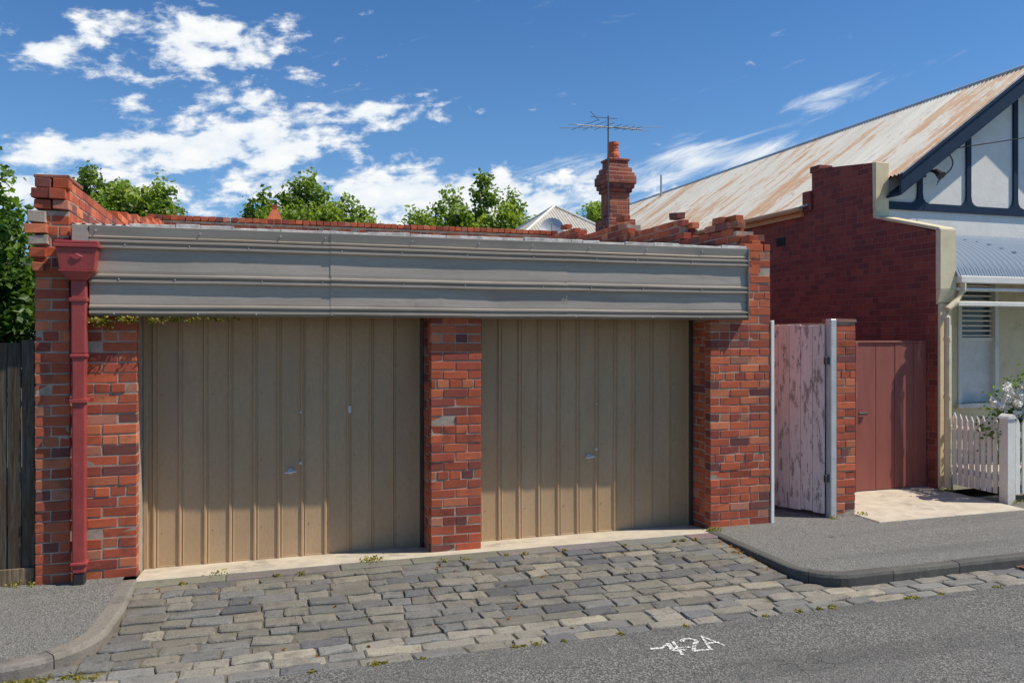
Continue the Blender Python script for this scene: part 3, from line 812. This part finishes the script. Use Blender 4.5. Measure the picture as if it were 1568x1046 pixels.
# ------------------------------------------------------------------ CHIMNEY + ANTENNA
CH = empty('brick_chimney')
a = Acc(); cx_, cy_ = 7.10, 8.0
for (w, z0, z1) in [(.33, 0, 4.42), (.235, 4.42, 4.98), (.275, 4.98, 5.06), (.315, 5.06, 5.15), (.345, 5.15, 5.33), (.315, 5.33, 5.40), (.275, 5.40, 5.50), (.215, 5.50, 5.64), (.24, 5.64, 5.69)]:
    a.box(cx_ - w, cx_ + w, cy_ - w * .9, cy_ + w * .9, z0, z1)
a.make('stack', M_chb, CH, .012, cols=False)
a = Acc(); a.tube([(cx_ - .04, cy_, 5.69), (cx_ - .04, cy_, 5.80), (cx_ - .04, cy_, 5.84), (cx_ - .04, cy_, 5.98), (cx_ - .04, cy_, 6.0), (cx_ - .04, cy_, 6.05)], [.14, .13, .11, .10, .12, .115], 14)
a.make('chimney_pot', M_pot, CH, cols=False)
AN = empty('tv_antenna')
a = Acc(); ax_, ay_ = 6.78, 7.65
a.tube([(ax_, ay_, 4.2), (ax_, ay_, 6.5)], [.018, .014], 6)
bd = Vector((1, .25, .0)).normalized(); ed = Vector((-.25, 1, 0)).normalized(); cc = Vector((ax_, ay_, 6.27))
a.tube([cc - bd * .80 - Vector((0, 0, .06)), cc + bd * .9 + Vector((0, 0, .07))], [.010, .009], 6)
for t_, l_ in [(-.6, .45), (-.35, .38), (-.1, .34), (.15, .25), (.35, .22), (.55, .2), (.75, .18)]:
    p = cc + bd * t_ + Vector((0, 0, t_ * .08 + .01)); a.tube([p - ed * l_, p + ed * l_], [.005, .005], 5)
c2 = Vector((ax_, ay_, 6.42))
for s_ in (-1, 1):
    a.tube([c2 - bd * .45 + Vector((0, .0, .05 * s_ + .05)), c2 + ed * .3 * s_ + Vector((0, 0, .05 * s_))], [.007, .007], 5)
for an in (-.18, .12):
    d_ = (bd * math.cos(an) + ed * math.sin(an)); a.tube([cc - d_ * 1.1 - Vector((0, 0, .12)), cc + d_ * 1.25 + Vector((0, 0, .12))], [.006, .006], 5)
for z in (4.6, 5.1): a.tube([(ax_, ay_, z), (cx_ - .2, cy_ - .2, z)], [.012, .012], 5)
a.make('antenna_frame', M_alum, AN, cols=False)

# ------------------------------------------------------------------ REAR COTTAGE
RC = empty('rear_cottage')
ex0, ex1, ey0, ey1, ez = 7.5, 10.6, 15.2, 18.5, 5.05
box('walls', ex0 + .15, ex1 - .15, ey0 + .15, ey1 - .15, 0, ez, M_hbrick, RC)
apx = Vector(((ex0 + ex1) / 2, (ey0 + ey1) / 2, 6.15))
def hip(p, q, name):
    p, q = Vector(p), Vector(q); n = int((q - p).length / .1) * 4; v = []; f = []
    nn = (q - p).cross(apx - p).normalized(); nn = nn if nn.z > 0 else -nn
    for i in range(n + 1):
        t_ = i / n; b0 = p.lerp(q, t_); hgt = 1 - abs(t_ * 2 - 1)
        mid = (p + q) / 2; up = (apx - mid); off = nn * .014 * math.sin(i / 4 * 2 * math.pi)
        v += [b0 + off, b0 + up * hgt + off]
        if i: f.append((2 * i - 2, 2 * i, 2 * i + 1, 2 * i - 1))
    obj(name, v, f, M_roofg, RC)
c_ = [(ex0, ey0, ez), (ex1, ey0, ez), (ex1, ey1, ez), (ex0, ey1, ez)]
for i in range(4): hip(c_[i], c_[(i + 1) % 4], 'hip_roof_%s' % 'abcd'[i])
a = Acc()
for i in range(4): a.tube([Vector(c_[i]) + Vector((0, 0, .03)), apx + Vector((0, 0, .03))], [.04, .04], 6)
a.box(ex0 - .05, ex1 + .05, ey0 - .06, ey0 - .01, ez - .1, ez + .02); a.box(ex0 - .06, ex0 - .01, ey0 - .0, ey1, ez - .1, ez + .02)
a.make('hip_caps', M_white, RC, cols=False)
SD = empty('satellite_dish')
a = Acc(); v = []; f = []; ctr = Vector((7.75, 13.6, 4.95)); dn_ = Vector((-.35, -.9, .35)).normalized(); u1 = dn_.orthogonal().normalized(); u2 = dn_.cross(u1)
v.append(ctr)
for r_ in (1, 2, 3):
    for j in range(18):
        an = j / 18 * 2 * math.pi; rr = .11 * r_; v.append(ctr + (u1 * math.cos(an) + u2 * math.sin(an)) * rr + dn_ * .7 * rr * rr)
for j in range(18): f.append((0, 1 + j, 1 + (j + 1) % 18))
for r_ in (0, 1):
    for j in range(18): f.append((1 + r_ * 18 + j, 1 + (r_ + 1) * 18 + j, 1 + (r_ + 1) * 18 + (j + 1) % 18, 1 + r_ * 18 + (j + 1) % 18))
obj('dish', v, f, M_galv, SD, True)
a.tube([(7.75, 13.65, 3.0), (7.75, 13.65, 4.95)], [.025, .025], 6); a.tube([ctr - Vector((0, 0, .3)), ctr + dn_ * .4], [.012, .012], 5); a.make('mast', M_galv, SD, cols=False)
SC = empty('distant_chimney')
a = Acc(); x0, y0 = .35, 16
a.box(x0 - .22, x0 + .22, y0 - .2, y0 + .2, 0, 5.05)
a.make('stack', M_chb, SC, .01, cols=False)
a = Acc(); frustum(a, x0, y0, 5.05, 5.5, .28, .25, .08, .08); frustum(a, x0, y0, 5.5, 5.65, .06, .06, .08, .08); a.make('cap', M_pot, SC, cols=False)

# ------------------------------------------------------------------ VEGETATION
def leaves(pts, size, rs, colf):
    n = len(pts)
    d = rs.normal(size=(n, 3)); d[:, 2] = np.abs(d[:, 2]) * .8 + .25; d /= np.linalg.norm(d, axis=1)[:, None]
    t1 = np.cross(d, rs.normal(size=(n, 3))); t1 /= np.linalg.norm(t1, axis=1)[:, None]; t2 = np.cross(d, t1)
    s = (size * rs.uniform(.6, 1.3, n))[:, None]
    V = np.stack([pts - t1 * s * .5, pts - t2 * s * .36 + d * s * .08, pts + t1 * s * .55, pts + t2 * s * .36 + d * s * .08], 1).reshape(-1, 3)
    Fc = np.arange(n * 4).reshape(-1, 4)
    return V, Fc, np.repeat(colf, 4)
def tree(name, base, crown, rad, nbr, lsize, seed, mat, tips=9, per=24, spread=.42, peaks=()):
    rs = np.random.RandomState(seed); T = empty(name)
    crown = np.array(crown, float); rad = np.array(rad, float)
    a = Acc(); b = Vector(base); c = Vector(crown.tolist())
    fork = Vector((b.x * .3 + c.x * .7, b.y * .3 + c.y * .7, max(b.z + 1, c.z - rad[2] * 1.1)))
    a.tube([b, b.lerp(fork, .5) + Vector((.08, 0, 0)), fork], [.2, .15, .12], 9)
    ends = []
    for i in range(nbr):
        d = rs.normal(size=3); d /= np.linalg.norm(d); d[2] = d[2] * .8 + .15
        ends.append(crown + d * rad * rs.uniform(.45, .92))
    ends += [np.array(p, float) for p in peaks]
    P = []; C = []
    fk = np.array(fork)
    for e_ in ends:
        ev = Vector(e_.tolist()); mdl = fork.lerp(ev, .5) + Vector((rs.normal() * .12, rs.normal() * .12, -.1))
        a.tube([fork, mdl, ev], [.055, .032, .012], 5)
        out = (e_ - fk); out /= np.linalg.norm(out); tone = rs.normal(0, .14)
        for k in range(tips):
            dr = out * .6 + rs.normal(size=3) * .65 + np.array([0, 0, .35]); dr /= np.linalg.norm(dr); ln_ = spread * rs.uniform(.5, 1.4)
            st = e_ - out * rs.uniform(0, .4)
            t_ = rs.uniform(.1, 1, per)[:, None] ** .8
            w = .09 + .10 * (1 - t_)
            pts = st + dr * ln_ * t_ + rs.normal(size=(per, 3)) * w
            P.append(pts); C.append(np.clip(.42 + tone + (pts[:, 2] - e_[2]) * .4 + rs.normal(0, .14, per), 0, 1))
            if k < 3: a.tube([st.tolist(), (st + dr * ln_ * .8).tolist()], [.012, .004], 4)
    P = np.concatenate(P); C = np.concatenate(C)
    V, Fc, CC = leaves(P, lsize, rs, C)
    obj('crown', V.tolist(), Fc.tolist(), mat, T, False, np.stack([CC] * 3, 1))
    a.make('trunk_and_limbs', M_bark, T, cols=False)
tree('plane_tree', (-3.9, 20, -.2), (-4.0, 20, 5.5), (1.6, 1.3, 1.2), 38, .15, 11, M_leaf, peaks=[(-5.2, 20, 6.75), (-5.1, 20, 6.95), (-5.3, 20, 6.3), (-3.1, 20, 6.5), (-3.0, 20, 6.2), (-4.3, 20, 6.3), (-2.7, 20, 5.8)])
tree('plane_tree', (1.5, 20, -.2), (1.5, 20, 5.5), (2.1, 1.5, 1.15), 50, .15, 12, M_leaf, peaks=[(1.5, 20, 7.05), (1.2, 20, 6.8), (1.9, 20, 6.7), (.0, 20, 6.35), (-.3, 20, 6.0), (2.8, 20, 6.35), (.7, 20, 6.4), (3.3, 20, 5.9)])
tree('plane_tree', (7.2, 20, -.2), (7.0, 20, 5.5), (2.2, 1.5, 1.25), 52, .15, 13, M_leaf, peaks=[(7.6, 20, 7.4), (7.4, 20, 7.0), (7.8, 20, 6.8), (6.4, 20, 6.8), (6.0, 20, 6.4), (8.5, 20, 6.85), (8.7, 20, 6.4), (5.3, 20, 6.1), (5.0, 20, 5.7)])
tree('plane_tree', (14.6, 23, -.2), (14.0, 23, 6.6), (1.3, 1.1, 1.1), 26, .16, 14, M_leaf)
tree('garden_tree', (-4.0, 3.6, -.2), (-3.7, 3.9, 2.4), (1.45, 1.1, 1.5), 100, .10, 15, M_leafd, 8, 28, .34, peaks=[(-2.95, 3.2, 3.1), (-2.8, 3.3, 2.7), (-3.0, 3.4, 3.65), (-2.8, 3.3, 2.2), (-2.75, 3.4, 1.7), (-3.1, 3.3, 3.3), (-2.9, 3.2, 2.4), (-2.9, 3.3, 1.9), (-2.75, 3.5, 2.9), (-3.2, 3.4, 3.9), (-2.8, 3.5, 3.2)])
tree('garden_tree', (-8, 9, -.2), (-8, 9, 3.4), (2.4, 2, 2.0), 60, .17, 16, M_leafd, 9, 26, .5)

def clump(name, centers, mat, size=.03, n=40, seed=3, flat=.5):
    rs = np.random.RandomState(seed); P = []
    for (c, r_) in centers:
        g = rs.normal(size=(n, 3)) * r_ * .5; g[:, 2] = np.abs(g[:, 2]) * flat; P.append(np.array(c) + g)
    P = np.concatenate(P); V, Fc, CC = leaves(P, size, rs, np.clip(rs.normal(.5, .25, len(P)), 0, 1))
    return obj(name, V.tolist(), Fc.tolist(), mat, None, False, np.stack([CC] * 3, 1))
wc = []
for i in range(12):
    x = R.uniform(-.95, 4.3); wc.append(((x, -.345, .0), R.uniform(.02, .04)))
for x in (-.35, .9, .95, 1.0): wc.append(((x, -.15, .006), .07))
for i in range(34):
    x = R.uniform(-3, 9); wc.append(((x, YE, -.088), R.uniform(.015, .045)))
for x in (-1.75, -1.9, -2.1, -2.5): wc.append(((x, -.03, .01), .06))
for x in (4.4, 4.42, 4.5): wc.append(((x, -.12, .012), .05))
for x in (8.3, 8.4, 8.45, 8.6, 8.8, 9.0): wc.append(((x, .75 if x < 8.5 else -.06, .02), .08))
wc += [((6.4, -.02, .02), .07), ((6.0, -.03, .01), .05)]
for i in range(14): wc.append(((-1.06 + R.uniform(-.5, .1), -1.84 + R.uniform(-.03, .02), -.09), .045))
clump('weeds', wc, M_weed, .022, 34)
gc = []
for i in range(46): gc.append(((4.30 + R.uniform(-.05, .05), -.45 - i * .022, gz(0, -.45 - i * .022)), .03))
for i in range(30):
    ly = R.uniform(-2.1, -.4); gc.append(((R.uniform(-.9, 4.2), ly, gz(0, ly) + .006), .012))
clump('leaf_litter', gc, M_dry, .024, 5, 9, .2)
iv = []
for i in range(60):
    t_ = R.random() ** 1.4; iv.append(((-1.32 + t_ * 1.15, FO - .04 + R.uniform(-.03, .02), 2.185 - R.uniform(0, .03)), .035 * (1.3 - t_)))
for i in range(6): iv.append(((-1.3 + R.uniform(0, .12), -.05, 2.15 - R.uniform(0, .06)), .04))
clump('climbing_ivy', iv, M_weed, .024, 16, 5, -1)
RB = empty('white_rose_bush')
rs = np.random.RandomState(4); P = []
for i in range(46):
    c = np.array([9.05, .30, 1.0]) + rs.normal(size=3) * np.array([.26, .12, .22]); g = rs.normal(size=(60, 3)) * .08; P.append(c + g)
P = np.concatenate(P); V, Fc, CC = leaves(P, .045, rs, np.clip(rs.normal(.5, .2, len(P)), 0, 1))
obj('foliage', V.tolist(), Fc.tolist(), M_leafd, RB, False, np.stack([CC] * 3, 1))
P = []
for i in range(80):
    c = np.array([9.02, .10, 1.20]) + rs.normal(size=3) * np.array([.22, .06, .13]); g = rs.normal(size=(30, 3)); g /= np.linalg.norm(g, axis=1)[:, None]; P.append(c + g * .038)
P = np.concatenate(P); V, Fc, CC = leaves(P, .052, rs, np.ones(len(P)))
obj('blooms', V.tolist(), Fc.tolist(), M_petal, RB)
a = Acc()
for i in range(9): a.tube([(9.0, .35, 0), (9.0 + R.uniform(-.3, .3), .3, .6), (9.0 + R.uniform(-.4, .4), .3, 1.1)], [.012, .009, .004], 5)
a.make('stems', M_bark, RB, cols=False)

# ------------------------------------------------------------------ WORLD
sun_dir = Vector((2.2, -1.0, 3.4)).normalized()
w = bpy.data.worlds.new('World'); sc.world = w; w.use_nodes = True
t = NT(w.node_tree); bg = t.n['Background']; bg.inputs[1].default_value = .09
sky = t.new('ShaderNodeTexSky', sky_type='NISHITA'); sky.sun_disc = False
sky.sun_elevation = math.asin(sun_dir.z); sky.sun_rotation = math.atan2(sun_dir.x, sun_dir.y)
sky.air_density = 1.0; sky.dust_density = .4; sky.ozone_density = 2.0
tc = t.new('ShaderNodeTexCoord').outputs['Generated']
sp = t.new('ShaderNodeSeparateXYZ'); t.put(sp.inputs[0], tc)
az = t.m('MULTIPLY', t.m('ARCTAN2', sp.outputs[0], sp.outputs[1]), 57.2958)
el = t.m('MULTIPLY', t.m('ARCSINE', sp.outputs[2]), 57.2958)
cv = t.new('ShaderNodeCombineXYZ'); t.put(cv.inputs[0], t.m('MULTIPLY', az, .13)); t.put(cv.inputs[1], t.m('MULTIPLY', t.m('SUBTRACT', el, t.m('MULTIPLY', az, .08)), .26))
n1 = t.noise(cv.outputs[0], 2.6, 7, .6, .15)
def blob(a0, e0, ra, re, wgt, k=0):
    da = t.m('SUBTRACT', az, a0); de = t.m('SUBTRACT', t.m('SUBTRACT', el, e0), t.m('MULTIPLY', da, k))
    q = t.m('ADD', t.m('POWER', t.m('ABSOLUTE', t.m('DIVIDE', da, ra)), 2), t.m('POWER', t.m('ABSOLUTE', t.m('DIVIDE', de, re)), 2))
    return t.m('MULTIPLY', t.m('EXPONENT', t.m('MULTIPLY', q, -1)), wgt)
def total(lst):
    s_ = None
    for b_ in lst: s_ = blob(*b_) if s_ is None else t.m('ADD', s_, blob(*b_))
    return s_
S1 = total([(-4, 18.8, 9, 2.8, .33), (-13, 16.8, 3, 1.2, .25), (-8, 14.6, 2, .9, .22), (-7, 11.8, 13, 1.3, .35, .06), (-1.5, 15.4, 3, 1.1, .2), (7.5, 15.2, 7, 1.2, .33, .08), (-1, 13.2, 6, 1.1, .22), (13, 9.6, 14, 2.0, .50), (-12, 8.5, 9, 1.8, .36)])
dens = t.step(t.m('ADD', n1, S1), .67, .86)
cv2 = t.new('ShaderNodeCombineXYZ'); t.put(cv2.inputs[0], t.m('MULTIPLY', az, .06)); t.put(cv2.inputs[1], t.m('MULTIPLY', t.m('SUBTRACT', el, t.m('MULTIPLY', az, .3)), .3))
n2 = t.noise(cv2.outputs[0], 2.6, 7, .62, .5)
S2 = total([(38.5, 15.4, 3.2, .9, .26, .2), (32, 12.2, 6, 1.4, .32, .05), (24, 10.5, 8, 1.5, .32)])
wisp = t.m('MULTIPLY', t.step(t.m('ADD', n2, S2), .62, .95), .85)
dens = t.m('MAXIMUM', dens, wisp)
haze = t.m('MULTIPLY', t.m('EXPONENT', t.m('MULTIPLY', t.m('MAXIMUM', el, 0), -.12)), .66)
skyc = t.mix(1, sky.outputs[0], (.44, .88, 1.32), 'MULTIPLY')
skyc = t.mix(haze, skyc, (5.0, 7.4, 9.6))
shade = t.mix(t.step(n1, .35, .75), (8.9, 9.7, 10.5), (11.2, 11.2, 11.1))
out = t.mix(dens, skyc, shade)
t.l.new(out, bg.inputs[0])

sl = bpy.data.lights.new('sun', 'SUN'); sl.energy = 5.0; sl.angle = math.radians(.5); sl.color = (1, .92, .80)
so = bpy.data.objects.new('sun', sl); sc.collection.objects.link(so)
so.rotation_euler = sun_dir.to_track_quat('Z', 'Y').to_euler(); so.location = sun_dir * 40

cam = bpy.data.cameras.new('camera'); co = bpy.data.objects.new('camera', cam); sc.collection.objects.link(co)
cam.lens = 28; cam.sensor_width = 36; cam.shift_y = -.0077; cam.clip_end = 2000
co.location = (0, -7.34, 2.04); co.rotation_euler = (math.radians(90), 0, math.radians(-17.45))
sc.camera = co
